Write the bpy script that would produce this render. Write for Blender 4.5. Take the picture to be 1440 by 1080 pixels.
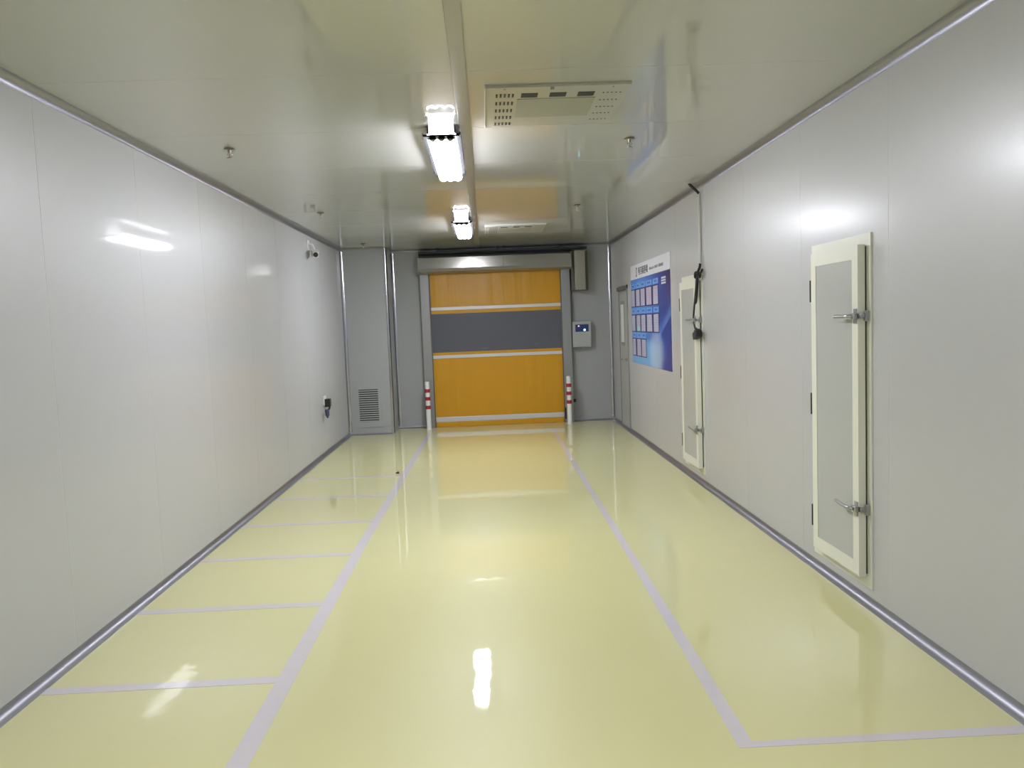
import bpy, bmesh, math, random
from mathutils import Vector, Matrix

scene = bpy.context.scene
for o in list(bpy.data.objects):
    bpy.data.objects.remove(o)
COL = scene.collection

# ------------------------------------------------------------------ camera
YAW, PITCH, ROLL, FPX, CAMZ = 0.0310, -0.0766, -0.0391, 1100.0, 1.6
_F = Vector((math.sin(YAW)*math.cos(PITCH), math.cos(YAW)*math.cos(PITCH), math.sin(PITCH)))
_R0 = Vector((math.cos(YAW), -math.sin(YAW), 0))
_U0 = _R0.cross(_F)
_R = _R0*math.cos(ROLL) + _U0*math.sin(ROLL)
_U = _U0*math.cos(ROLL) - _R0*math.sin(ROLL)
cd = bpy.data.cameras.new('camera')
cam = bpy.data.objects.new('camera', cd)
COL.objects.link(cam)
cd.sensor_width = 36.0
cd.lens = 36.0*FPX/1440.0
cd.clip_start = 0.05
m = Matrix.Identity(4)
for i in range(3):
    m[i][0], m[i][1], m[i][2] = _R[i], _U[i], -_F[i]
m[2][3] = CAMZ
cam.matrix_world = m
scene.camera = cam

# ------------------------------------------------------------------ world, exposure
w = bpy.data.worlds.new('world')
scene.world = w
w.use_nodes = True
w.node_tree.nodes['Background'].inputs[0].default_value = (0.5, 0.52, 0.55, 1)
w.node_tree.nodes['Background'].inputs[1].default_value = 0.02
vs = scene.view_settings
vs.view_transform = 'Standard'
vs.look = 'None'
vs.exposure = 0.0
vs.gamma = 1.0
vs.use_curve_mapping = False
LAMP = 97.0            # radiance of every ceiling lamp's diffuser

# ------------------------------------------------------------------ room dimensions (metres)
XL, XR, ZC, YB, YC, Y0 = -2.14, 2.03, 2.823, 12.516, 11.94, -4.6
XC = -1.45             # right face of the duct pilaster
RC = 0.045             # coving radius

# ------------------------------------------------------------------ materials
def mat(name, col, rough=0.5, metal=0.0, spec=0.5, noise=0.0, nscale=8.0, bump=0.0, bscale=3.0,
        emit=None, estr=0.0, rvar=0.0, coat=0.0, stretch=None, coat_rough=0.05):
    mt = bpy.data.materials.new(name)
    mt.use_nodes = True
    nt = mt.node_tree
    b = nt.nodes['Principled BSDF']
    b.inputs['Base Color'].default_value = (*col, 1)
    b.inputs['Roughness'].default_value = rough
    b.inputs['Metallic'].default_value = metal
    b.inputs['Specular IOR Level'].default_value = spec
    b.inputs['Coat Weight'].default_value = coat
    b.inputs['Coat Roughness'].default_value = coat_rough
    if emit:
        b.inputs['Emission Color'].default_value = (*emit, 1)
        b.inputs['Emission Strength'].default_value = estr
    tc = nt.nodes.new('ShaderNodeTexCoord')
    mp = nt.nodes.new('ShaderNodeMapping')
    nt.links.new(tc.outputs['Object'], mp.inputs['Vector'])
    if stretch:
        mp.inputs['Scale'].default_value = stretch
    n = nt.nodes.new('ShaderNodeTexNoise')
    n.inputs['Scale'].default_value = nscale
    n.inputs['Detail'].default_value = 4
    nt.links.new(mp.outputs[0], n.inputs['Vector'])
    if noise > 0:
        r = nt.nodes.new('ShaderNodeMapRange')
        r.inputs['To Min'].default_value = 1-noise
        r.inputs['To Max'].default_value = 1+noise
        nt.links.new(n.outputs['Fac'], r.inputs['Value'])
        mx = nt.nodes.new('ShaderNodeMix')
        mx.data_type = 'RGBA'
        mx.blend_type = 'MULTIPLY'
        mx.inputs['Factor'].default_value = 1
        mx.inputs['A'].default_value = (*col, 1)
        nt.links.new(r.outputs[0], mx.inputs['B'])
        nt.links.new(mx.outputs['Result'], b.inputs['Base Color'])
    if rvar > 0:
        r2 = nt.nodes.new('ShaderNodeMapRange')
        r2.inputs['To Min'].default_value = max(0, rough-rvar)
        r2.inputs['To Max'].default_value = rough+rvar
        nt.links.new(n.outputs['Fac'], r2.inputs['Value'])
        nt.links.new(r2.outputs[0], b.inputs['Roughness'])
    if bump > 0:
        n2 = nt.nodes.new('ShaderNodeTexNoise')
        n2.inputs['Scale'].default_value = bscale
        n2.inputs['Detail'].default_value = 2
        nt.links.new(mp.outputs[0], n2.inputs['Vector'])
        bp = nt.nodes.new('ShaderNodeBump')
        bp.inputs['Strength'].default_value = 1.0
        bp.inputs['Distance'].default_value = bump
        nt.links.new(n2.outputs['Fac'], bp.inputs['Height'])
        nt.links.new(bp.outputs[0], b.inputs['Normal'])
        nt.links.new(bp.outputs[0], b.inputs['Coat Normal'])
    return mt

M = {}
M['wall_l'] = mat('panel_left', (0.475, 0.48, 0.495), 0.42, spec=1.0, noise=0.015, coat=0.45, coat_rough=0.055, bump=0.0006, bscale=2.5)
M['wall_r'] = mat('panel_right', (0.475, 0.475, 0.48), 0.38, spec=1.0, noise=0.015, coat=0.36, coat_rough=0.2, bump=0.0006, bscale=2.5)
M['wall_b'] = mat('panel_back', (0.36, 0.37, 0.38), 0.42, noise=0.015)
M['ceil'] = mat('panel_ceiling', (0.48, 0.48, 0.45), 0.4, noise=0.01, coat=1.0, coat_rough=0.05, bump=0.0004, bscale=2.0)
M['seal'] = mat('joint_sealant', (0.74, 0.74, 0.70), 0.5)
M['floor'] = mat('epoxy_floor', (0.665, 0.64, 0.312), 0.45, noise=0.03, nscale=1.3, coat=1.0, coat_rough=0.03, bump=0.0009, bscale=5.0)
M['line'] = mat('floor_line_paint', (0.62, 0.575, 0.60), 0.45, noise=0.04, nscale=12, coat=1.0, coat_rough=0.04, bump=0.0012, bscale=5.0)
M['alu'] = mat('anodised_aluminium', (0.33, 0.33, 0.37), 0.38, metal=0.9, noise=0.03, nscale=20)
M['alu_v'] = mat('bright_aluminium', (0.55, 0.55, 0.58), 0.2, metal=1.0, noise=0.03, nscale=20)
M['strip'] = mat('strip_aluminium', (0.40, 0.40, 0.40), 0.35, metal=0.8, noise=0.03)
M['cream'] = mat('cream_profile', (0.74, 0.74, 0.64), 0.35, noise=0.02)
M['hatchp'] = mat('hatch_panel', (0.44, 0.45, 0.43), 0.3, noise=0.02)
M['black'] = mat('black_rubber', (0.012, 0.012, 0.013), 0.45, noise=0.1)
M['dark'] = mat('dark_cavity', (0.03, 0.03, 0.025), 0.7, noise=0.1)
M['zinc'] = mat('die_cast_zinc', (0.42, 0.42, 0.43), 0.32, metal=0.9, noise=0.05)
M['chrome'] = mat('polished_steel', (0.75, 0.75, 0.76), 0.15, metal=1.0, noise=0.02)
M['brass'] = mat('sprinkler_metal', (0.38, 0.35, 0.27), 0.35, metal=0.8, noise=0.05)
M['yellow'] = mat('yellow_vinyl', (0.58, 0.285, 0.006), 0.36, noise=0.04, nscale=3, bump=0.012, bscale=2.0, stretch=(3.0, 1, 0.35))
M['rib'] = mat('door_rib_aluminium', (0.62, 0.62, 0.63), 0.4, metal=0.3, noise=0.02)
M['post'] = mat('door_frame_steel', (0.32, 0.325, 0.33), 0.35, metal=0.55, noise=0.03)
M['header'] = mat('door_header_steel', (0.36, 0.35, 0.32), 0.2, metal=0.7, noise=0.03)
M['motor'] = mat('motor_cover', (0.31, 0.30, 0.25), 0.45, metal=0.2, noise=0.03)
M['motord'] = mat('motor_cover_dark', (0.12, 0.115, 0.10), 0.5, noise=0.03)
M['pipe'] = mat('dark_pipe', (0.05, 0.055, 0.06), 0.4, metal=0.3, noise=0.05)
M['white'] = mat('white_plastic', (0.74, 0.74, 0.72), 0.35, noise=0.02)
M['red'] = mat('red_reflective_tape', (0.36, 0.018, 0.025), 0.4, noise=0.05)
M['ctrl'] = mat('control_box_paint', (0.38, 0.40, 0.40), 0.4, noise=0.02)
M['display'] = mat('display_film', (0.03, 0.05, 0.17), 0.25, noise=0.3, nscale=40)
M['led_c'] = mat('cyan_led', (0.3, 0.9, 0.9), 0.4, emit=(0.35, 0.95, 1.0), estr=2.5, noise=0.01)
M['led_p'] = mat('pink_led', (0.8, 0.5, 0.6), 0.4, emit=(0.9, 0.55, 0.8), estr=1.2, noise=0.01)
M['unit'] = mat('unit_enamel', (0.45, 0.45, 0.41), 0.3, noise=0.015, coat=0.4)
M['unitp'] = mat('unit_filter', (0.33, 0.33, 0.27), 0.5, noise=0.04, nscale=30)
M['bluegrey'] = mat('blue_grey_plastic', (0.05, 0.06, 0.13), 0.4, noise=0.05)
M['door'] = mat('door_grey', (0.38, 0.385, 0.37), 0.35, noise=0.02)
M['doorf'] = mat('door_frame_grey', (0.25, 0.255, 0.25), 0.4, noise=0.02)
M['lampglass'] = mat('lamp_diffuser', (0.9, 0.9, 0.9), 0.4, emit=(0.94, 0.955, 1.04), estr=LAMP, noise=0.01)
M['lampback'] = mat('lamp_upper_cover', (0.8, 0.8, 0.8), 0.5, emit=(0.94, 0.955, 1.04), estr=LAMP*0.07, noise=0.01)
M['lampmetal'] = mat('lamp_frame', (0.009, 0.009, 0.010), 0.8, spec=0.05, noise=0.02)
M['lampend'] = mat('lamp_end_cap', (0.72, 0.72, 0.75), 0.5, noise=0.02)
M['flex'] = mat('flexible_conduit', (0.72, 0.72, 0.75), 0.3, metal=0.5, noise=0.05)
M['ink'] = mat('poster_ink', (0.05, 0.05, 0.06), 0.5, noise=0.05)
M['inkw'] = mat('poster_white_ink', (0.72, 0.76, 0.88), 0.4, noise=0.05)
M['navy'] = mat('poster_card_border', (0.025, 0.03, 0.14), 0.4, noise=0.05)
M['strip_lb'] = mat('poster_caption_strip', (0.13, 0.32, 0.70), 0.35, noise=0.25, nscale=20)
M['capt'] = mat('caption_ink', (0.06, 0.14, 0.42), 0.4, noise=0.1)
M['paper_w'] = mat('poster_header', (0.66, 0.66, 0.70), 0.35, noise=0.02)
M['corr'] = mat('corridor_wall', (0.30, 0.31, 0.33), 0.6, noise=0.02)

# yellow-tinted clear vinyl window of the roller door: foggy grey-blue, partly see-through
mt = bpy.data.materials.new('tinted_vinyl'); mt.use_nodes = True
nt = mt.node_tree; b = nt.nodes['Principled BSDF']
b.inputs['Base Color'].default_value = (0.15, 0.155, 0.19, 1); b.inputs['Roughness'].default_value = 0.25
n = nt.nodes.new('ShaderNodeTexNoise'); n.inputs['Scale'].default_value = 4
rr = nt.nodes.new('ShaderNodeMapRange'); rr.inputs['To Min'].default_value = 0.2; rr.inputs['To Max'].default_value = 0.3
nt.links.new(n.outputs['Fac'], rr.inputs['Value']); nt.links.new(rr.outputs[0], b.inputs['Roughness'])
tr = nt.nodes.new('ShaderNodeBsdfTransparent'); tr.inputs[0].default_value = (0.55, 0.57, 0.66, 1)
mx = nt.nodes.new('ShaderNodeMixShader'); mx.inputs[0].default_value = 0.75
nt.links.new(tr.outputs[0], mx.inputs[1]); nt.links.new(b.outputs[0], mx.inputs[2])
nt.links.new(mx.outputs[0], nt.nodes['Material Output'].inputs[0])
M['vinyl'] = mt

# printed paper sheet: pale lilac with fine rows of text
def paper(name, col, tint):
    p = bpy.data.materials.new(name); p.use_nodes = True
    t = p.node_tree; bb = t.nodes['Principled BSDF']; bb.inputs['Roughness'].default_value = 0.4
    tc = t.nodes.new('ShaderNodeTexCoord')
    wv = t.nodes.new('ShaderNodeTexWave'); wv.bands_direction = 'Z'; wv.inputs['Scale'].default_value = 16
    wv.inputs['Distortion'].default_value = 0.0
    nz = t.nodes.new('ShaderNodeTexNoise'); nz.inputs['Scale'].default_value = 60
    mu = t.nodes.new('ShaderNodeMath'); mu.operation = 'MULTIPLY'
    ra = t.nodes.new('ShaderNodeValToRGB')
    ra.color_ramp.elements[0].color = (*col, 1); ra.color_ramp.elements[1].color = (*tint, 1)
    ra.color_ramp.elements[0].position = 0.2; ra.color_ramp.elements[1].position = 0.6
    t.links.new(tc.outputs['Object'], wv.inputs['Vector']); t.links.new(tc.outputs['Object'], nz.inputs['Vector'])
    t.links.new(wv.outputs['Fac'], mu.inputs[0]); t.links.new(nz.outputs['Fac'], mu.inputs[1])
    t.links.new(mu.outputs[0], ra.inputs[0]); t.links.new(ra.outputs[0], bb.inputs['Base Color'])
    return p
M['paper'] = paper('printed_sheet', (0.46, 0.44, 0.56), (0.26, 0.25, 0.36))
M['paper_r'] = paper('printed_sheet_red', (0.47, 0.44, 0.55), (0.38, 0.26, 0.33))

# blue poster ground: sky blue upper left to deep navy at the right, pale sweep of light at the foot (print)
p = bpy.data.materials.new('poster_blue_print'); p.use_nodes = True
t = p.node_tree; bb = t.nodes['Principled BSDF']; bb.inputs['Roughness'].default_value = 0.3
tc = t.nodes.new('ShaderNodeTexCoord'); sp = t.nodes.new('ShaderNodeSeparateXYZ')
t.links.new(tc.outputs['Object'], sp.inputs[0])
def mr(src, a, b_, c, d):
    r = t.nodes.new('ShaderNodeMapRange'); r.interpolation_type = 'SMOOTHSTEP'
    for k, v in zip(('From Min', 'From Max', 'To Min', 'To Max'), (a, b_, c, d)): r.inputs[k].default_value = v
    t.links.new(src, r.inputs['Value']); return r.outputs[0]
def mixc(fac, A, B):
    x = t.nodes.new('ShaderNodeMix'); x.data_type = 'RGBA'
    t.links.new(fac, x.inputs['Factor'])
    for nm, v in (('A', A), ('B', B)):
        if isinstance(v, tuple): x.inputs[nm].default_value = (*v, 1)
        else: t.links.new(v, x.inputs[nm])
    return x.outputs['Result']
def mth(op, a, b_):
    x = t.nodes.new('ShaderNodeMath'); x.operation = op
    for k, v in enumerate((a, b_)):
        if isinstance(v, (int, float)): x.inputs[k].default_value = v
        else: t.links.new(v, x.inputs[k])
    return x.outputs[0]
# object coords: y from 0 (near, right edge) to 2.28 (far, left edge), z from 0 (bottom) up to 1.14
Yc, Zc = sp.outputs['Y'], sp.outputs['Z']
base = mixc(mr(Yc, 0.2, 1.9, 0, 1), (0.016, 0.035, 0.25), (0.09, 0.26, 0.66))
nz = t.nodes.new('ShaderNodeTexNoise'); nz.inputs['Scale'].default_value = 2.2; nz.inputs['Detail'].default_value = 3
t.links.new(tc.outputs['Object'], nz.inputs['Vector'])
base = mixc(mr(nz.outputs['Fac'], 0.45, 0.75, 0, 0.5), base, (0.05, 0.16, 0.62))
# dark top right corner
dk = mth('MULTIPLY', mr(Yc, 0.0, 0.5, 1, 0), mr(Zc, 0.75, 1.1, 0, 1))
base = mixc(dk, base, (0.02, 0.015, 0.10))
# diagonal light beam rising to the right
dg = mth('ADD', Zc, mth('MULTIPLY', Yc, 0.42))
bm1 = mth('MULTIPLY', mr(dg, 0.60, 0.64, 0, 1), mr(dg, 0.64, 0.80, 1, 0))
base = mixc(mth('MULTIPLY', bm1, mr(Yc, 1.1, 0.2, 0, 0.55)), base, (0.16, 0.30, 0.70))
# horizon arc of pale light in the lower part
arc = mth('ADD', Zc, mth('MULTIPLY', mth('POWER', mth('SUBTRACT', Yc, 1.3), 2.0), 0.10))
low = mr(arc, 0.36, 0.26, 0, 0.9)
base = mixc(mth('MULTIPLY', low, mr(Yc, 0.4, 1.0, 0, 1)), base, (0.17, 0.40, 0.70))
gl = mth('ADD', mth('POWER', mth('MULTIPLY', mth('SUBTRACT', Yc, 0.78), 2.2), 2.0), mth('POWER', mth('MULTIPLY', mth('SUBTRACT', Zc, 0.17), 3.0), 2.0))
base = mixc(mr(gl, 1.1, 0.0, 0, 0.55), base, (0.52, 0.62, 0.74))
t.links.new(base, bb.inputs['Base Color'])
M['poster'] = p

# ------------------------------------------------------------------ mesh helpers
class MB:
    def __init__(s):
        s.bm = bmesh.new()
    def box(s, x0, x1, y0, y1, z0, z1):
        v = [s.bm.verts.new(c) for c in ((x0,y0,z0),(x1,y0,z0),(x1,y1,z0),(x0,y1,z0),(x0,y0,z1),(x1,y0,z1),(x1,y1,z1),(x0,y1,z1))]
        for f in ((3,2,1,0),(4,5,6,7),(0,1,5,4),(1,2,6,5),(2,3,7,6),(3,0,4,7)):
            s.bm.faces.new([v[i] for i in f])
        return s
    def prism(s, pts, a, b, axis):
        """closed 2-D outline pts extruded from a to b along axis ('x','y','z')"""
        def P(u, v, w):
            return {'x': (w, u, v), 'y': (u, w, v), 'z': (u, v, w)}[axis]
        A = [s.bm.verts.new(P(u, v, a)) for u, v in pts]
        B = [s.bm.verts.new(P(u, v, b)) for u, v in pts]
        n = len(pts)
        s.bm.faces.new(A[::-1]); s.bm.faces.new(B)
        for i in range(n):
            s.bm.faces.new((A[i], A[(i+1) % n], B[(i+1) % n], B[i]))
        return s
    def cyl(s, c, r, h, axis='z', seg=20, r2=None):
        """cylinder or cone frustum starting at c along axis by h"""
        r2 = r if r2 is None else r2
        def P(i, rad, w):
            a = 2*math.pi*i/seg; u, v = rad*math.cos(a), rad*math.sin(a)
            d = {'x': (w, u, v), 'y': (u, w, v), 'z': (u, v, w)}[axis]
            return (c[0]+d[0], c[1]+d[1], c[2]+d[2])
        A = [s.bm.verts.new(P(i, r, 0)) for i in range(seg)]
        B = [s.bm.verts.new(P(i, r2, h)) for i in range(seg)]
        s.bm.faces.new(A[::-1]); s.bm.faces.new(B)
        for i in range(seg):
            s.bm.faces.new((A[i], A[(i+1) % seg], B[(i+1) % seg], B[i]))
        return s
    def tube(s, pts, r, seg=10, rfun=None):
        pts = [Vector(q) for q in pts]; rings = []
        up = Vector((0.31, 0.87, 0.39)).normalized()
        for i, q in enumerate(pts):
            d = (pts[min(i+1, len(pts)-1)] - pts[max(i-1, 0)]).normalized()
            u = d.cross(up).normalized(); v = d.cross(u)
            rad = r if rfun is None else rfun(i)
            rings.append([s.bm.verts.new(q + (u*math.cos(2*math.pi*k/seg) + v*math.sin(2*math.pi*k/seg))*rad) for k in range(seg)])
        for a, b in zip(rings, rings[1:]):
            for k in range(seg):
                s.bm.faces.new((a[k], a[(k+1) % seg], b[(k+1) % seg], b[k]))
        s.bm.faces.new(rings[0][::-1]); s.bm.faces.new(rings[-1])
        return s
    def mesh(s, name, material, smooth=False, bevel=0.0, seg=2):
        if bevel > 0:
            bmesh.ops.bevel(s.bm, geom=list(s.bm.edges), offset=bevel, segments=seg, affect='EDGES', profile=0.5)
        bmesh.ops.recalc_face_normals(s.bm, faces=list(s.bm.faces))
        me = bpy.data.meshes.new(name)
        s.bm.to_mesh(me); s.bm.free()
        me.materials.append(material)
        if smooth:
            for poly in me.polygons: poly.use_smooth = True
            me.set_sharp_from_angle(angle=math.radians(40))
        return me

def link(name, me, parent=None, loc=(0,0,0), rot=(0,0,0)):
    o = bpy.data.objects.new(name, me)
    COL.objects.link(o)
    o.location = loc; o.rotation_euler = rot
    if parent: o.parent = parent
    return o
def tag(o, label=None, cat=None, group=None, kind=None):
    if label: o['label'] = label
    if cat: o['category'] = cat
    if group: o['group'] = group
    if kind: o['kind'] = kind
    return o
def empty(name, loc, label, cat, group=None, rot=(0,0,0)):
    o = link(name, None, None, loc, rot)
    o.empty_display_size = 0.1
    return tag(o, label, cat, group)
def part(mb, name, material, parent, smooth=False, bevel=0.0, loc=(0,0,0), rot=(0,0,0), seg=2):
    return link(name, mb.mesh(name, material, smooth, bevel, seg), parent, loc, rot)
def copy_tree(o, parent=None):
    c = o.copy(); COL.objects.link(c); c.parent = parent
    for ch in list(o.children): copy_tree(ch, c)
    return c
def bez(pts, n=8):
    """Catmull-Rom through pts"""
    P = [Vector(q) for q in pts]; P = [P[0]*2-P[1]] + P + [P[-1]*2-P[-2]]; out = []
    for i in range(1, len(P)-2):
        for k in range(n):
            u = k/n; a, b_, c, d = P[i-1], P[i], P[i+1], P[i+2]
            out.append(0.5*((2*b_) + (c-a)*u + (2*a-5*b_+4*c-d)*u*u + (3*b_-a-3*c+d)*u**3))
    out.append(P[-2]); return out

# ------------------------------------------------------------------ the setting: floor and its painted lines
T = 0.12
floor = part(MB().box(XL-T, XR+T, Y0-T, YB+3.2, -T, 0), 'floor', M['floor'], None)
tag(floor, 'glossy pale yellow epoxy floor', 'floor', kind='structure')
def line(pts):
    mb = MB(); mb.prism(pts, 0.0, 0.0012, 'z')
    part(mb, 'marking_line', M['line'], floor)
line([(-1.035, 2.2), (-0.945, 2.2), (-0.952, 5.7), (-0.878, 11.75), (-0.945, 11.75), (-1.027, 5.7)])
line([(0.874, 2.761), (0.936, 2.80), (0.952, 5.28), (0.975, 11.6), (0.927, 11.6), (0.897, 5.29)])
line([(0.8735, 2.76), (1.982, 2.748), (1.982, 2.808), (0.9365, 2.80)])
def left_edge(y):          # left edge of the long left line
    return -1.035+(y-2.2)/3.5*0.008 if y < 5.7 else -1.027+(y-5.7)/6.05*0.082
for yy in (3.545, 4.535, 5.545, 6.50, 7.50, 8.48):
    line([(XL+RC, yy-0.034), (left_edge(yy-0.034), yy-0.034), (left_edge(yy+0.034), yy+0.034), (XL+RC, yy+0.034)])

# ------------------------------------------------------------------ walls and ceiling as panels with sealed joints
G, TH = 0.002, 0.001     # half joint width, panel thickness in front of the backing
def seams(first, step, lo, hi):
    k0 = math.ceil((lo-first)/step); s = []
    while first+k0*step < hi: s.append(first+k0*step); k0 += 1
    return [lo]+[q for q in s if lo+0.08 < q < hi-0.08]+[hi]

wl = part(MB().box(XL-T, XL-TH, Y0-T, YB+T, 0, ZC), 'wall_left', M['seal'], None)
tag(wl, 'long grey glossy sandwich panel wall opposite the hatches', 'wall', kind='structure')
sl = seams(3.934, 1.088, Y0, YC)
for a, b_ in zip(sl, sl[1:]):
    part(MB().box(XL-TH, XL, a+G, b_-G, 0, ZC), 'panel', M['wall_l'], wl)
wr = part(MB().box(XR+TH, XR+T, Y0-T, YB+T, 0, ZC), 'wall_right', M['seal'], None)
tag(wr, 'long grey panel wall carrying two cream hatches and the blue poster', 'wall', kind='structure')
sr = seams(3.882, 1.09, Y0, YB)
for a, b_ in zip(sr, sr[1:]):
    part(MB().box(XR, XR+TH, a+G, b_-G, 0, ZC), 'panel', M['wall_r'], wr)
# end wall with the opening of the roller door
OX0, OX1, OZ = -0.87, 1.24, 2.50
wb = MB().box(XC-0.7, OX0-0.02, YB+TH, YB+T, 0, ZC)
wb.box(OX1+0.02, XR+T, YB+TH, YB+T, 0, ZC).box(OX0-0.02, OX1+0.02, YB+TH, YB+T, OZ+0.02, ZC)
wb = part(wb, 'wall_back', M['seal'], None)
tag(wb, 'grey end wall around the yellow roller door', 'wall', kind='structure')
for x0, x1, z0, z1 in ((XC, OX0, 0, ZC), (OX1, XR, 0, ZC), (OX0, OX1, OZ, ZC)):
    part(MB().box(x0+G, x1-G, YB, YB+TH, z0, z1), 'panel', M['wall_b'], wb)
# boxed-out return air duct in the far left corner
wp = part(MB().box(XL, XC-TH, YC+TH, YB+TH, 0, ZC), 'wall_duct', M['seal'], None)
tag(wp, 'boxed out grey duct casing in the far left corner', 'wall', kind='structure')
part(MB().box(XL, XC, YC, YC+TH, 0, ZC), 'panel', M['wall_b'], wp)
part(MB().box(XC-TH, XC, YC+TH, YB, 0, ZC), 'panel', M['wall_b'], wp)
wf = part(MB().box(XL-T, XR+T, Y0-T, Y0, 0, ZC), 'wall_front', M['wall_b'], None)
tag(wf, 'grey panel wall behind the viewer', 'wall', kind='structure')
# dim room behind the roller door
wc = MB().box(OX0-0.9, OX0-0.8, YB+T, YB+3.1, 0, ZC).box(OX1+0.8, OX1+0.9, YB+T, YB+3.1, 0, ZC)
wc.box(OX0-0.9, OX1+0.9, YB+3.1, YB+3.2, 0, ZC)
tag(part(wc, 'wall_corridor', M['corr'], None), 'dim walls of the room behind the roller door window', 'wall', kind='structure')

ce = part(MB().box(XL-T, XR+T, Y0-T, YB+3.2, ZC+TH, ZC+T), 'ceiling', M['seal'], None)
tag(ce, 'glossy grey panel ceiling', 'ceiling', kind='structure')
SX0, SX1 = -0.112, -0.043
sc = seams(3.88, 1.09, Y0, YB)
for a, b_ in zip(sc, sc[1:]):
    part(MB().box(XL, SX0-G, a+G, b_-G, ZC, ZC+TH), 'panel', M['ceil'], ce)
    part(MB().box(SX1+G, XR, a+G, b_-G, ZC, ZC+TH), 'panel', M['ceil'], ce)
tag(part(MB().box(SX0, SX1, Y0, YB-0.05, ZC-0.010, ZC+TH), 'trim_1', M['strip'], None, bevel=0.002),
    'flat grey metal strip running along the middle of the ceiling', 'trim', kind='structure')

# coving: concave quarter round aluminium in every inner corner
def cove(name, label, axis, a, b_, cu, cv, du, dv, r=RC):
    """corner line at (cu,cv) in the plane across axis; du,dv = directions into the room"""
    lip = 0.001
    pts = [(cu, cv), (cu+du*r, cv), (cu+du*r, cv+dv*lip)]
    for k in range(1, 10):
        an = math.pi/2*k/10
        pts.append((cu+du*(r-(r-lip)*math.sin(an)), cv+dv*(r-(r-lip)*math.cos(an))))
    pts += [(cu+du*lip, cv+dv*r), (cu, cv+dv*r)]
    o = part(MB().prism(pts, a, b_, axis), name, M['alu_v'] if axis == 'z' else M['alu'], None, smooth=True)
    tag(o, label, 'trim', kind='structure')
cove('trim_2', 'aluminium coving between floor and left wall', 'y', Y0, YC, XL, 0, 1, 1)
cove('trim_3', 'aluminium coving between floor and right wall', 'y', Y0, YB, XR, 0, -1, 1)
cove('trim_4', 'aluminium coving between ceiling and left wall', 'y', Y0, YC, XL, ZC, 1, -1)
cove('trim_5', 'aluminium coving between ceiling and right wall', 'y', Y0, YB, XR, ZC, -1, -1)
cove('trim_6', 'aluminium coving at the foot of the duct casing', 'x', XL, XC, YC, 0, -1, 1, 0.03)
cove('trim_7', 'aluminium coving at the top of the duct casing', 'x', XL, XC, YC, ZC, -1, -1, 0.03)
cove('trim_8', 'upright aluminium coving between left wall and duct casing', 'z', RC, ZC-RC, XL, YC, 1, -1)
cove('trim_9', 'upright aluminium coving between duct casing and end wall', 'z', RC, ZC-RC, XC, YB, 1, -1)
cove('trim_10', 'upright aluminium coving in the far right corner', 'z', RC, ZC-RC, XR, YB, -1, -1)
cove('trim_11', 'aluminium coving at the foot of the end wall left of the roller door', 'x', XC, -1.0, YB, 0, -1, 1, 0.03)
cove('trim_12', 'aluminium coving at the foot of the end wall right of the roller door', 'x', 1.37, XR, YB, 0, -1, 1, 0.03)
cove('trim_13', 'aluminium coving at the top of the end wall', 'x', XC, XR, YB, ZC, -1, -1, 0.03)
# rounded outer corner bead of the duct
pts = [(XC-0.04, YC), (XC-0.04, YC-0.006)]
for k in range(0, 11):
    an = math.pi/2*k/10
    pts.append((XC-0.026+0.032*math.sin(an), YC+0.026-0.032*math.cos(an)))
pts += [(XC+0.006, YC+0.04), (XC, YC+0.04), (XC, YC)]
tag(part(MB().prism(pts, 0.0, ZC, 'z'), 'trim_14', M['alu_v'], None, smooth=True),
    'rounded aluminium bead on the outer corner of the duct casing', 'trim', kind='structure')

# ------------------------------------------------------------------ personnel door at the far end of the right wall
dy0, dy1, dz1 = 11.07, 11.80, 2.09
x = XR
d1 = MB().box(x-0.012, x, dy0, dy0+0.05, 0.02, dz1).box(x-0.012, x, dy1-0.05, dy1, 0.02, dz1).box(x-0.012, x, dy0, dy1, dz1-0.05, dz1)
d1 = part(d1, 'door_1', M['doorf'], None)
tag(d1, 'narrow grey service door with a slim window in the right wall', 'door', kind='structure')
part(MB().box(x-0.008, x, dy0+0.056, dy1-0.056, 0.03, dz1-0.056), 'door_leaf', M['door'], d1, bevel=0.002)
wnd = part(MB().box(x-0.013, x-0.008, 11.34, 11.62, 1.22, 1.87), 'window_frame', M['doorf'], d1, bevel=0.002)
part(MB().box(x-0.015, x-0.013, 11.36, 11.60, 1.27, 1.82), 'window_pane', M['white'], wnd)
part(MB().box(x-0.05, x-0.012, 11.16, 11.72, 2.02, 2.075), 'door_closer', M['motord'], d1, bevel=0.004)
hd = part(MB().cyl((x-0.02, 11.24, 1.03), 0.026, 0.012, 'x'), 'handle_rose', M['zinc'], d1, smooth=True)
part(MB().tube(bez([(x-0.02, 11.24, 1.03), (x-0.055, 11.24, 1.03), (x-0.062, 11.28, 1.03), (x-0.062, 11.38, 1.022)], 5), 0.01), 'lever', M['chrome'], hd, smooth=True)

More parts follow.
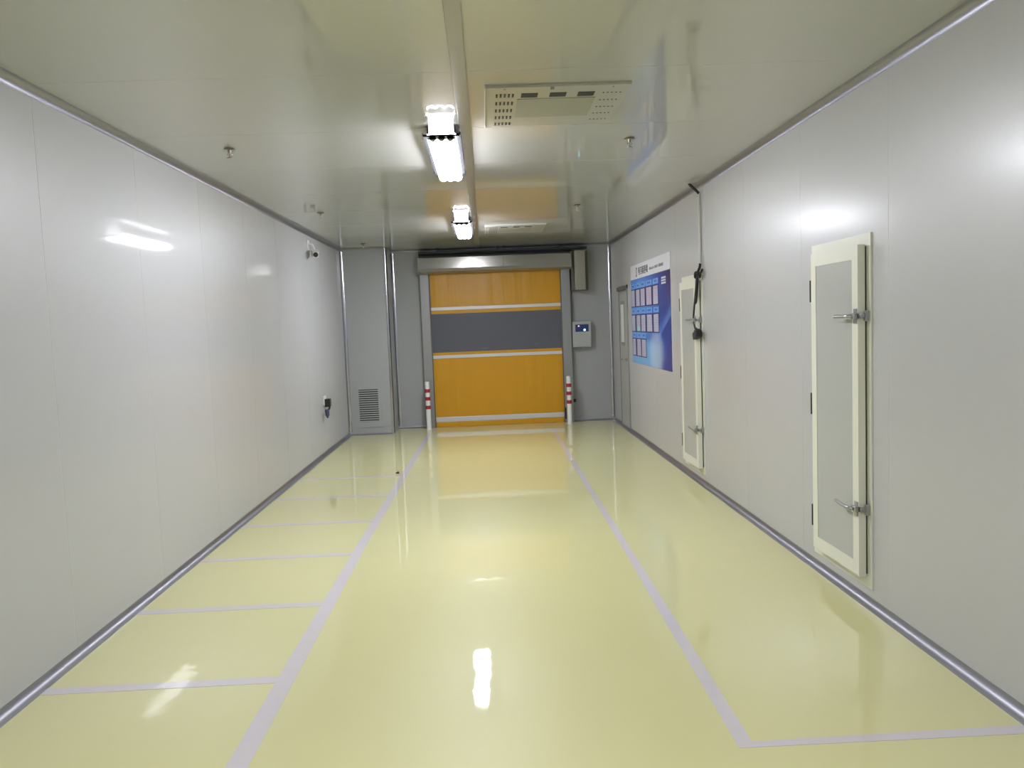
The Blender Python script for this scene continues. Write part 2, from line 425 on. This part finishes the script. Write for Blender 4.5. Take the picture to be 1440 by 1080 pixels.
# ------------------------------------------------------------------ roller door in the end wall
rd = empty('roller_door', (0.17, YB, 0), 'yellow high speed roller door with grey vinyl window', 'roller door')
def rp(mb, name, m_, parent=rd, **k):
    for v in mb.bm.verts:                      # world coordinates to the door's own
        v.co -= Vector((0.17, YB, 0))
    if parent is not rd and parent is not None: pass
    return part(mb, name, m_, parent, **k)
YF = YB-0.13
pl_ = rp(MB().box(-1.0, -0.862, YF, YB, 0, 2.44), 'side_post', M['post'], bevel=0.006)
pr_ = rp(MB().box(1.222, 1.36, YF, YB, 0, 2.44), 'side_post', M['post'], bevel=0.006)
for x0, x1 in ((-0.862, -0.845), (1.205, 1.222)):
    rp(MB().box(x0, x1, YF+0.02, YF+0.075, 0, 2.42), 'guide_seal', M['motord'])
YQ = YF+0.05
CX0, CX1 = -0.846, 1.206
for z0, z1 in ((1.855, 2.44), (0.128, 1.10)):
    rp(MB().box(CX0, CX1, YQ, YQ+0.004, z0, z1), 'curtain_panel', M['yellow'])
rp(MB().box(CX0, CX1, YQ, YQ+0.004, 1.80, 1.855), 'curtain_strip', M['yellow'])
rp(MB().box(CX0, CX1, YQ, YQ+0.004, 1.125, 1.19), 'curtain_strip', M['yellow'])
tag(rp(MB().box(CX0, CX1, YQ, YQ+0.004, 1.19, 1.80), 'window_sheet', M['vinyl']), 'grey tinted vinyl window')
for z0, z1 in ((1.855, 1.905), (1.095, 1.145)):
    rp(MB().box(CX0, CX1, YQ-0.014, YQ, z0, z1), 'wind_rib', M['rib'], bevel=0.004)
rp(MB().box(CX0, CX1, YQ-0.016, YQ, 0.085, 0.16), 'bottom_bar', M['rib'], bevel=0.004)
rp(MB().box(CX0, CX1, YQ-0.012, YQ+0.02, 0.0, 0.085), 'bottom_seal', M['yellow'], bevel=0.008)
# header case: front face folds in towards the bottom edge; two lengths meet at a joint
prof = [(YB, 2.42), (YB-0.20, 2.42), (YB-0.265, 2.455), (YB-0.27, 2.50), (YB-0.27, 2.665), (YB-0.255, 2.675), (YB, 2.675)]
for a, b_ in ((-1.005, 0.318), (0.321, 1.372)):
    rp(MB().prism(prof, a, b_, 'x'), 'header_case', M['header'])
rp(MB().box(-1.0, 1.365, YB-0.2, YB, 2.675, 2.70), 'gap_shade', M['black'])  # black strip stands in for the shadowed gap above the header
for xx in (-1.011, 1.372):
    rp(MB().prism(prof, xx, xx+0.006, 'x'), 'end_plate', M['post'])
# motor cover at the right end of the header
mc = rp(MB().box(1.380, 1.645, YB-0.18, YB, 2.085, 2.70), 'motor_mount', M['motord'], bevel=0.004)
mcv = rp(MB().box(1.425, 1.590, YB-0.30, YB-0.18, 2.09, 2.70), 'motor_cover', M['motor'], bevel=0.008)
rp(MB().box(1.420, 1.425, YB-0.285, YB-0.18, 2.10, 2.69), 'motor_side_plate', M['motord'])
# photo cells beside the curtain
rp(MB().box(1.213, 1.232, YF-0.03, YF, 0.06, 0.24), 'safety_sensor', M['black'], bevel=0.004)
rp(MB().box(1.352, 1.392, YF-0.06, YF-0.02, 0.325, 0.375), 'photo_cell', M['black'], bevel=0.006)

# dark conduit pipe above the header, hung from the ceiling
cp = empty('conduit_pipe', (0.33, YB-0.16, 2.75), 'dark conduit pipe running under the ceiling above the roller door', 'pipe')
def cpp(mb, name, m_, **k):
    for v in mb.bm.verts: v.co -= Vector((0.33, YB-0.16, 2.75))
    return part(mb, name, m_, cp, **k)
cpp(MB().cyl((-1.0, YB-0.16, 2.755), 0.022, 2.64, 'x'), 'pipe', M['pipe'], smooth=True)
cpp(MB().cyl((-1.0, YB-0.10, 2.727), 0.014, 2.40, 'x'), 'pipe', M['pipe'], smooth=True)
for xx in (-0.7, 0.23, 0.33, 1.2):
    cpp(MB().cyl((xx, YB-0.16, 2.755), 0.007, ZC-2.755, 'z', 10), 'hanger_rod', M['pipe'], smooth=True)
    cpp(MB().cyl((xx-0.012, YB-0.16, 2.755), 0.026, 0.024, 'x'), 'pipe_clamp', M['pipe'], smooth=True)

# control box with the little display, and its cable
cb = empty('control_box', (1.525, YB, 1.19), 'light grey control box with a blue display beside the roller door', 'control box')
part(MB().box(-0.15, 0.15, -0.13, 0, 0, 0.405), 'box_body', M['ctrl'], cb, bevel=0.008)
part(MB().box(-0.146, 0.146, -0.136, -0.13, 0.006, 0.399), 'box_door', M['ctrl'], cb, bevel=0.002)
ds = part(MB().box(-0.103, 0.107, -0.139, -0.136, 0.245, 0.36), 'display', M['display'], cb)
part(MB().cyl((-0.05, -0.143, 0.335), 0.012, 0.004, 'y'), 'indicator_light', M['led_p'], ds)
part(MB().cyl((0.043, -0.143, 0.272), 0.017, 0.004, 'y'), 'indicator_light', M['led_c'], ds)
rp(MB().tube(bez([(1.398, YB-0.014, 2.085), (1.398, YB-0.014, 1.6)], 4), 0.009), 'cable_pipe', M['post'], smooth=True)
rp(MB().tube(bez([(1.372, YB-0.014, 1.19), (1.370, YB-0.014, 0.04)], 4), 0.009), 'cable_pipe', M['post'], smooth=True)

# ------------------------------------------------------------------ bollards either side of the roller door
def bollard(loc, label):
    o = empty('bollard', loc, label, 'bollard', 'red and white bollards guarding the roller door')
    pts = [(0.040, 0), (0.040, 0.02), (0.036, 0.03), (0.036, 0.74), (0.030, 0.755), (0.0, 0.758)]
    bm = bmesh.new(); rings = []
    for r, z in pts[:-1]:
        rings.append([bm.verts.new((r*math.cos(2*math.pi*k/24), r*math.sin(2*math.pi*k/24), z)) for k in range(24)])
    for a, b_ in zip(rings, rings[1:]):
        for k in range(24): bm.faces.new((a[k], a[(k+1) % 24], b_[(k+1) % 24], b_[k]))
    bm.faces.new(rings[0][::-1]); bm.faces.new(rings[-1])
    mb = MB(); mb.bm.free(); mb.bm = bm
    part(mb, 'post', M['white'], o, smooth=True)
    for z in (0.325, 0.46, 0.585):
        part(MB().cyl((0, 0, z), 0.040, 0.055, 'z', 24), 'red_band', M['red'], o, smooth=True)
    return o
bollard((-0.945, 12.205, 0), 'white bollard with three red bands left of the roller door')
bollard((1.262, 12.15, 0), 'white bollard with three red bands right of the roller door')

# ------------------------------------------------------------------ louvred return air grille on the duct casing
vx0, vx1, vz0, vz1 = -2.015, -1.632, 0.115, 0.737
vt = empty('return_air_grille', ((vx0+vx1)/2, YC, vz0), 'louvred grey air grille low on the duct casing', 'vent')
W, H = vx1-vx0, vz1-vz0
bx = 0.044
fr = MB().box(-W/2, -W/2+bx, -0.012, 0, 0, H).box(W/2-bx, W/2, -0.012, 0, 0, H)
fr.box(-W/2+bx, W/2-bx, -0.012, 0, 0, 0.078).box(-W/2+bx, W/2-bx, -0.012, 0, H-0.045, H)
part(fr, 'frame', M['wall_b'], vt)
part(MB().box(-W/2+bx, W/2-bx, -0.002, 0, 0.078, H-0.045), 'backing', M['dark'], vt)
ns = 15; dz = (H-0.045-0.078)/ns
sm = MB().prism([(-0.012, 0), (-0.0125, dz*0.42), (-0.009, dz*0.50), (-0.0085, dz*0.1)], -W/2+bx, W/2-bx, 'x').mesh('slat', M['ctrl'])
for k in range(ns):
    link('slat', sm, vt, (0, 0, 0.078+dz*k+0.004))

# ------------------------------------------------------------------ hatches on the right wall
def lever_latch(parent, z, droop):
    """latch body on the leaf edge, keeper on the frame, lever pointing to the hinge side (+y)"""
    k = part(MB().box(-0.034, -0.010, 0.008, 0.032, z-0.028, z+0.028), 'keeper', M['zinc'], parent, bevel=0.003)
    bd = MB().box(-0.068, -0.05, 0.048, 0.078, z-0.040, z+0.040)
    bd.box(-0.080, -0.046, 0.040, 0.088, z-0.017, z+0.017)
    bd.box(-0.058, -0.034, 0.012, 0.045, z-0.011, z+0.011)
    body = part(bd, 'latch_body', M['zinc'], parent, bevel=0.003)
    part(MB().tube(bez([(-0.078, 0.07, z), (-0.098, 0.085, z+droop*0.15), (-0.104, 0.13, z+droop*0.45), (-0.106, 0.215, z+droop)], 6), 0.0095,
                   rfun=lambda i: 0.011 if i < 4 else 0.0095), 'lever', M['zinc'], body, smooth=True)
def hatch(y0, label):
    o = empty('wall_hatch', (XR, y0, 0.095), label, 'hatch', 'tall narrow hatches on the right wall')
    w_, h_ = 0.735, 1.908
    f = MB().box(-0.010, 0, 0, 0.075, 0, h_).box(-0.010, 0, w_-0.075, w_, 0, h_)
    f.box(-0.010, 0, 0.075, w_-0.075, 0, 0.085).box(-0.010, 0, 0.075, w_-0.075, h_-0.085, h_)
    part(f, 'hatch_frame', M['cream'], o)
    part(MB().box(-0.021, -0.004, 0.048, 0.645, 0.075, h_-0.068), 'gasket', M['dark'], o)
    ly0, ly1, lz0, lz1 = 0.040, 0.632, 0.065, h_-0.058
    lf = MB()
    bs, bt = 0.066, 0.075
    lf.box(-0.060, -0.021, ly0, ly0+bs, lz0, lz1).box(-0.060, -0.021, ly1-bs, ly1, lz0, lz1)
    lf.box(-0.060, -0.021, ly0+bs, ly1-bs, lz0, lz0+bt).box(-0.060, -0.021, ly0+bs, ly1-bs, lz1-bt, lz1)
    leaf = part(lf, 'leaf_frame', M['cream'], o)
    part(MB().box(-0.057, -0.023, ly0+bs, ly1-bs, lz0+bt, lz1-bt), 'leaf_panel', M['hatchp'], leaf)
    for z in (0.26, 0.95, 1.63):
        hg = part(MB().cyl((-0.055, ly1+0.010, z-0.065), 0.010, 0.13, 'z', 12), 'hinge', M['black'], o, smooth=True)
        part(MB().box(-0.045, -0.006, ly1, ly1+0.012, z-0.05, z+0.05), 'hinge_plate', M['black'], hg)
    lever_latch(o, 1.475, 0.0)
    lever_latch(o, 0.435, 0.012)
    return o
hatch(4.050, 'tall cream framed hatch nearest the viewer on the right wall')
hatch(7.245, 'tall cream framed hatch behind the hanging black cable')

# ------------------------------------------------------------------ poster board on the right wall
py0, py1, pz0, pz1 = 8.47, 10.76, 1.01, 2.315
ps = empty('poster_board', (XR, py0, pz0), 'blue and white notice board with rows of printed sheets', 'poster')
def wz(y, z): return (y-py0, z-pz0)
part(MB().box(-0.008, 0, 0, py1-py0, 0, pz1-pz0), 'board', M['white'], ps)
part(MB().box(-0.010, -0.008, 0, py1-py0, 2.128-pz0, pz1-pz0), 'header_strip', M['paper_w'], ps)
blue = part(MB().box(-0.010, -0.008, 0, py1-py0, 0, 2.128-pz0), 'blue_print', M['poster'], ps)
def pbox(mb, y0, y1, z0, z1, d=0.0115):
    mb.box(-d, -0.010, y0-py0, y1-py0, z0-pz0, z1-pz0)
rows = [((1.77, 1.985), ((10.505, 10.718), (10.164, 10.402), (9.839, 10.095), (9.445, 9.74), (9.089, 9.342))),
        ((1.440, 1.650), ((10.505, 10.718), (10.164, 10.402), (9.839, 10.095), (9.445, 9.74), (9.089, 9.342))),
        ((1.117, 1.334), ((10.505, 10.70), (10.164, 10.402), (9.839, 10.095)))]
for ri, ((z0, z1), cards) in enumerate(rows):
    mb = MB(); pbox(mb, cards[-1][0]-0.03, cards[0][1]+0.02, z0-0.012, z1+0.012, 0.0110)
    part(mb, 'card_border', M['navy'], ps)
    for ci, (a, b_) in enumerate(cards):
        mb = MB(); pbox(mb, a, b_, z0, z1, 0.0125)
        sh = part(mb, 'printed_sheet', M['paper_r'] if (ri, ci) in ((0, 3),) else M['paper'], ps)
        mb = MB(); pbox(mb, a-0.02, b_+0.012, z1+0.022, z1+0.085, 0.0113)
        cs = part(mb, 'caption_strip', M['strip_lb'], ps)
        mb = MB()
        for k in range(4):
            c0 = a+0.05+k*(b_-a-0.1)/4
            pbox(mb, c0, c0+(b_-a-0.1)/4*0.7, z1+0.042, z1+0.066, 0.0118)
        tag(part(mb, 'caption_marks', M['capt'], cs), kind='stuff')
        if (ri, ci) == (1, 1):
            mb = MB(); pbox(mb, a+0.04, a+0.19, z0+0.012, z0+0.06, 0.0130)
            part(mb, 'teal_picture', mat('teal_print', (0.22, 0.62, 0.58), 0.4, noise=0.2, nscale=30), sh)
# heading: logo stroke, five dense characters, small print line (illegible in the photograph, kept as strokes)
random.seed(5)
mb = MB()
pbox(mb, 10.335, 10.36, 2.155, 2.28); pbox(mb, 10.36, 10.385, 2.155, 2.175); pbox(mb, 10.305, 10.335, 2.25, 2.268)
part(mb, 'logo', M['ink'], ps)
for ch in range(5):
    y1_ = 10.215-ch*0.122; y0_ = y1_-0.105
    mb = MB()
    for k in range(4):
        zz = 2.172+k*0.028+random.uniform(-0.004, 0.004)
        s0 = random.uniform(0, 0.02); pbox(mb, y0_+s0, y1_-random.uniform(0, 0.02), zz, zz+0.009)
    for k in range(random.choice((2, 3))):
        yy = y0_+0.012+k*0.036+random.uniform(-0.004, 0.004)
        pbox(mb, yy, yy+0.013, 2.168+random.uniform(0, 0.03), 2.272-random.uniform(0, 0.02), 0.0118)
    part(mb, 'heading_character', M['ink'], ps)
mb = MB(); yy = 9.54
while yy > 8.79:
    wd = random.uniform(0.018, 0.03); pbox(mb, yy-wd, yy, 2.190, random.choice((2.215, 2.222, 2.228)))
    yy -= wd+0.009 if random.random() < 0.85 else wd+0.028
tag(part(mb, 'small_print', mat('grey_ink', (0.24, 0.24, 0.25), 0.5, noise=0.05), ps), kind='stuff')
mb = MB()
for r in range(3):
    for c in range(3):
        pbox(mb, 8.69+c*0.075, 8.69+c*0.075+0.055, 1.985+r*0.03, 1.985+r*0.03+0.02)
part(mb, 'white_mark', M['inkw'], ps)

# ------------------------------------------------------------------ hanging power cable on the right wall
pc = empty('power_cable', (XR, 7.30, 2.75), 'black power cable hanging knotted from silver conduit on right wall', 'cable')
def pcp(mb, name, m_, **k):
    for v in mb.bm.verts: v.co -= Vector((XR, 7.30, 2.75))
    return part(mb, name, m_, pc, **k)
pcp(MB().tube(bez([(1.93, 7.27, ZC), (1.945, 7.255, 2.80), (1.99, 7.25, 2.755), (2.012, 7.25, 2.73)], 6), 0.013), 'gland_hose', M['black'], smooth=True)
n_ = 150
pcp(MB().tube([(2.014-0.002*math.sin(k*0.05), 7.255+0.0025*math.sin(k*0.11), 2.735-k*(2.735-2.085)/n_) for k in range(n_+1)], 0.009,
              seg=10, rfun=lambda i: 0.0125 if i % 2 else 0.0105), 'flexible_conduit', M['flex'], smooth=True)
pcp(MB().tube(bez([(2.012, 7.255, 2.09), (2.005, 7.24, 2.06), (1.985, 7.225, 2.02), (1.978, 7.23, 1.985)], 5), 0.012), 'cable', M['black'], smooth=True)
kn = [(1.978+0.022*math.cos(a)*(1+0.25*math.sin(2*a)), 7.228+0.040*math.sin(a), 1.985+0.022*math.sin(2*a)) for a in [k*2*math.pi/28 for k in range(29)]]
pcp(MB().tube(kn, 0.0125), 'knot', M['black'], smooth=True)
pcp(MB().tube(bez([(1.985, 7.19, 1.99), (1.998, 7.175, 2.01), (2.006, 7.165, 2.035)], 4), 0.012), 'knot_tail', M['black'], smooth=True)
pcp(MB().tube(bez([(1.978, 7.225, 1.985), (1.974, 7.235, 1.90), (1.972, 7.275, 1.78), (1.972, 7.325, 1.66), (1.972, 7.345, 1.58), (1.972, 7.315, 1.51), (1.972, 7.27, 1.465)], 7), 0.0155), 'cable', M['black'], smooth=True)
plg = part(MB().box(-0.030, 0.030, -0.060, 0.060, -0.065, 0.0).box(-0.022, 0.022, -0.035, 0.035, 0.0, 0.02), 'plug_body', M['black'], pc, bevel=0.006,
           loc=(1.972-XR, 7.262-7.30, 1.462-2.75), rot=(math.radians(-14), 0, 0))
for yy in (-0.03, 0.03):
    part(MB().box(-0.004, 0.004, yy-0.008, yy+0.008, -0.07, -0.06), 'plug_slot', M['motord'], plg)

# ------------------------------------------------------------------ security camera high on the left wall
sc_ = empty('security_camera', (XL, 9.78, 2.62), 'small white camera on a bracket high on the left wall', 'camera')
part(MB().box(0, 0.014, -0.05, 0.05, -0.03, 0.10), 'mount_plate', M['white'], sc_, bevel=0.003)
part(MB().tube(bez([(0.012, 0, 0.05), (0.05, 0, 0.045), (0.075, -0.01, 0.0), (0.085, -0.015, -0.035)], 5), 0.013), 'arm', M['white'], sc_, smooth=True)
cbod = part(MB().box(-0.036, 0.036, -0.09, 0.09, -0.036, 0.036), 'camera_body', M['white'], sc_, bevel=0.010, loc=(0.088, -0.02, -0.07), rot=(math.radians(12), 0, math.radians(18)))
part(MB().cyl((0, -0.096, 0), 0.030, 0.008, 'y'), 'lens', M['black'], cbod, smooth=True)
part(MB().box(-0.042, 0.042, -0.105, 0.08, 0.036, 0.042), 'sun_shield', M['white'], cbod)
part(MB().box(-0.015, 0.015, 0.09, 0.115, -0.02, 0.02), 'cable_gland', M['black'], cbod)

# ------------------------------------------------------------------ socket with plug low on the left wall
so = empty('wall_socket', (XL, 10.25, 0.66), 'white wall socket with black plug and blue connector low on left wall', 'socket')
part(MB().box(0, 0.012, -0.06, 0.06, -0.02, 0.10), 'plate', M['white'], so, bevel=0.003)
part(MB().box(0.012, 0.080, -0.055, 0.045, -0.045, 0.060), 'plug', M['black'], so, bevel=0.008)
part(MB().tube(bez([(0.060, -0.02, -0.02), (0.075, -0.06, -0.05), (0.070, -0.12, -0.075), (0.065, -0.16, -0.085)], 6), 0.013), 'cord', M['black'], so, smooth=True)
cn = part(MB().cyl((0, 0, 0), 0.030, -0.075, 'z', 16, 0.026), 'connector', M['bluegrey'], so, smooth=True, loc=(0.062, -0.17, -0.07), rot=(math.radians(10), 0, 0))
part(MB().cyl((0, 0, -0.075), 0.018, -0.03, 'z', 16, 0.012), 'connector_tip', M['bluegrey'], cn, smooth=True)

# ------------------------------------------------------------------ ceiling lamps
def lamp(y0, label, group):
    o = empty('ceiling_lamp', (-0.219, y0, ZC), label, 'lamp', group)
    L = 1.29
    # diffuser: three lobes below, rounded shoulders above the frame
    pts = []
    for k in range(0, 31):
        u = -0.080+0.160*k/30
        lob = abs(math.sin(math.pi*(u+0.080)/0.05334))
        pts.append((u, -0.100-0.012*lob))
    pts += [(0.086, -0.086), (0.086, -0.056), (-0.086, -0.056), (-0.086, -0.086)]
    part(MB().prism(pts, 0.012, L-0.012, 'y'), 'diffuser', M['lampglass'], o, smooth=True)
    # sheet metal housing above the diffuser with faintly lit end windows
    pts = [(0.087, -0.056), (0.082, -0.012), (0.078, -0.004), (-0.078, -0.004), (-0.082, -0.012), (-0.087, -0.056)]
    part(MB().prism(pts, 0.014, L-0.014, 'y'), 'housing', M['lampmetal'], o)
    for ye in (0.010, L-0.014):
        part(MB().box(-0.076, 0.076, ye, ye+0.004, -0.064, -0.001), 'end_window', M['lampback'], o)
    f = MB().box(-0.116, -0.111, 0, L, -0.064, -0.050).box(0.111, 0.116, 0, L, -0.064, -0.050)
    f.box(-0.111, -0.0865, 0, L, -0.064, -0.058).box(0.0865, 0.111, 0, L, -0.064, -0.058)
    f.box(-0.111, 0.111, -0.0, 0.009, -0.074, -0.064).box(-0.111, 0.111, L-0.009, L, -0.074, -0.064)
    for ye in (0.0, L-0.011):
        ec = MB()
        for k in (-1, 0, 1):
            ec.cyl((k*0.0534, ye, -0.084), 0.0215, 0.011, 'y', 18)
        ec.box(-0.086, 0.086, ye, ye+0.011, -0.092, -0.072)
        part(ec, 'end_cap', M['lampend'], o)
    part(f, 'frame', M['lampmetal'], o)
    for yy in (0.2, L-0.2):
        part(MB().cyl((0, yy, -0.004), 0.03, 0.004, 'z', 16), 'mounting_stud', M['lampmetal'], o, smooth=True)
    for yy in (0.08, L-0.12):
        for s in (-1, 1):
            part(MB().box(s*0.1185-0.0025, s*0.1185+0.0025, yy, yy+0.04, -0.062, -0.052), 'clip', M['chrome'], o)
    return o
lamp(4.85, 'bright tube lamp on the ceiling nearest the viewer', 'ceiling lamps')
lamp(8.88, 'bright tube lamp on the ceiling nearest the roller door', 'ceiling lamps')
lamp(0.10, 'added tube lamp on the ceiling overhead the viewer, out of view', 'ceiling lamps')  # unseen extra lamp, added to brighten the foreground

# ------------------------------------------------------------------ air units in the ceiling
def air_unit(y0, label):
    o = empty('air_unit', (0.050, y0, ZC), label, 'air unit', 'air units in the ceiling')
    w_, d_ = 0.755, 0.78
    part(MB().box(0, w_, 0, d_, -0.016, 0), 'face_plate', M['unit'], o, bevel=0.003)
    z = -0.0165
    part(MB().box(0.172, 0.595, 0.205, 0.575, -0.019, -0.016), 'filter_panel', M['unitp'], o)
    for x0 in (0.19, 0.342, 0.492):
        g = part(MB().box(x0, x0+0.088, 0.105, 0.180, -0.0175, -0.016), 'air_slot', M['dark'], o)
    mb = MB()
    for r in range(5):
        for c in range(5):
            xx, yy = 0.055+c*0.0215, 0.11+r*0.145
            mb.box(xx, xx+0.010, yy, yy+0.055, -0.0185, -0.016)
    tag(part(mb, 'punched_louvres', M['dark'], o), 'rows of small punched louvres', kind='stuff')
    mb = MB()
    for r in range(5):
        for c in range(5):
            mb.cyl((0.628+c*0.0225, 0.13+r*0.135, -0.0175), 0.0052, 0.0017, 'z', 8)
    tag(part(mb, 'round_perforations', M['dark'], o), 'rows of small round holes', kind='stuff')
    part(MB().box(0.335, 0.355, 0.004, 0.02, -0.030, -0.016), 'latch', M['zinc'], o, bevel=0.002)
    part(MB().box(0, w_, -0.006, 0.0, -0.011, 0), 'edge_lip', M['unit'], o)
    part(MB().box(-0.006, 0.0, -0.006, d_, -0.020, 0), 'edge_lip', M['white'], o)  # left lip coloured white to stand for light catching that edge
    for xx in (0.10, 0.665):
        part(MB().cyl((xx, 0.03, -0.020), 0.006, 0.004, 'z', 10), 'screw', M['zinc'], o)
    return o
air_unit(4.112, 'flat enamelled air unit in the ceiling beside the nearer lamp')
air_unit(9.76, 'flat enamelled air unit in the ceiling beside the farther lamp')

# ------------------------------------------------------------------ sprinklers
def sprinkler(loc, label):
    o = empty('sprinkler', loc, label, 'sprinkler', 'pendent sprinklers on the ceiling')
    part(MB().cyl((0, 0, -0.010), 0.040, 0.010, 'z', 20, 0.030), 'escutcheon', M['brass'], o, smooth=True)
    part(MB().cyl((0, 0, -0.030), 0.011, 0.020, 'z', 14), 'body', M['brass'], o, smooth=True)
    a = MB()
    for s in (-1, 1):
        a.tube(bez([(s*0.008, 0, -0.028), (s*0.016, 0, -0.042), (s*0.004, 0, -0.060)], 4), 0.003, 6)
    part(a, 'frame_arms', M['chrome'], o, smooth=True)
    part(MB().cyl((0, 0, -0.058), 0.0035, 0.03, 'z', 8), 'glass_bulb', M['brass'], o)
    part(MB().cyl((0, 0, -0.064), 0.018, 0.004, 'z', 16), 'deflector', M['brass'], o, smooth=True)
for loc, lab in (((-1.636, 5.315), 'sprinkler on the ceiling above the left wall, nearest the viewer'),
                 ((1.026, 5.374), 'sprinkler on the ceiling just past the nearer air unit'),
                 ((-1.651, 8.257), 'sprinkler on the ceiling above the left wall, near the security camera'),
                 ((1.021, 8.328), 'sprinkler on the ceiling before the farther air unit'),
                 ((-1.687, 11.327), 'sprinkler on the ceiling in front of the duct casing')):
    sprinkler((loc[0], loc[1], ZC), lab)

# small black crumb on the left floor line
bm = bmesh.new(); bmesh.ops.create_icosphere(bm, subdivisions=2, radius=0.02)
for v in bm.verts:
    v.co.z = max(v.co.z*0.6, -0.008)
    v.co *= 1+0.25*math.sin(v.co.x*170+v.co.y*90)
mb = MB(); mb.bm.free(); mb.bm = bm
zmin = min(v.co.z for v in bm.verts)
tag(part(mb, 'rubber_crumb', M['black'], None, smooth=True, loc=(-1.038, 8.59, -zmin)), 'small black rubber crumb on the left floor line', 'debris')
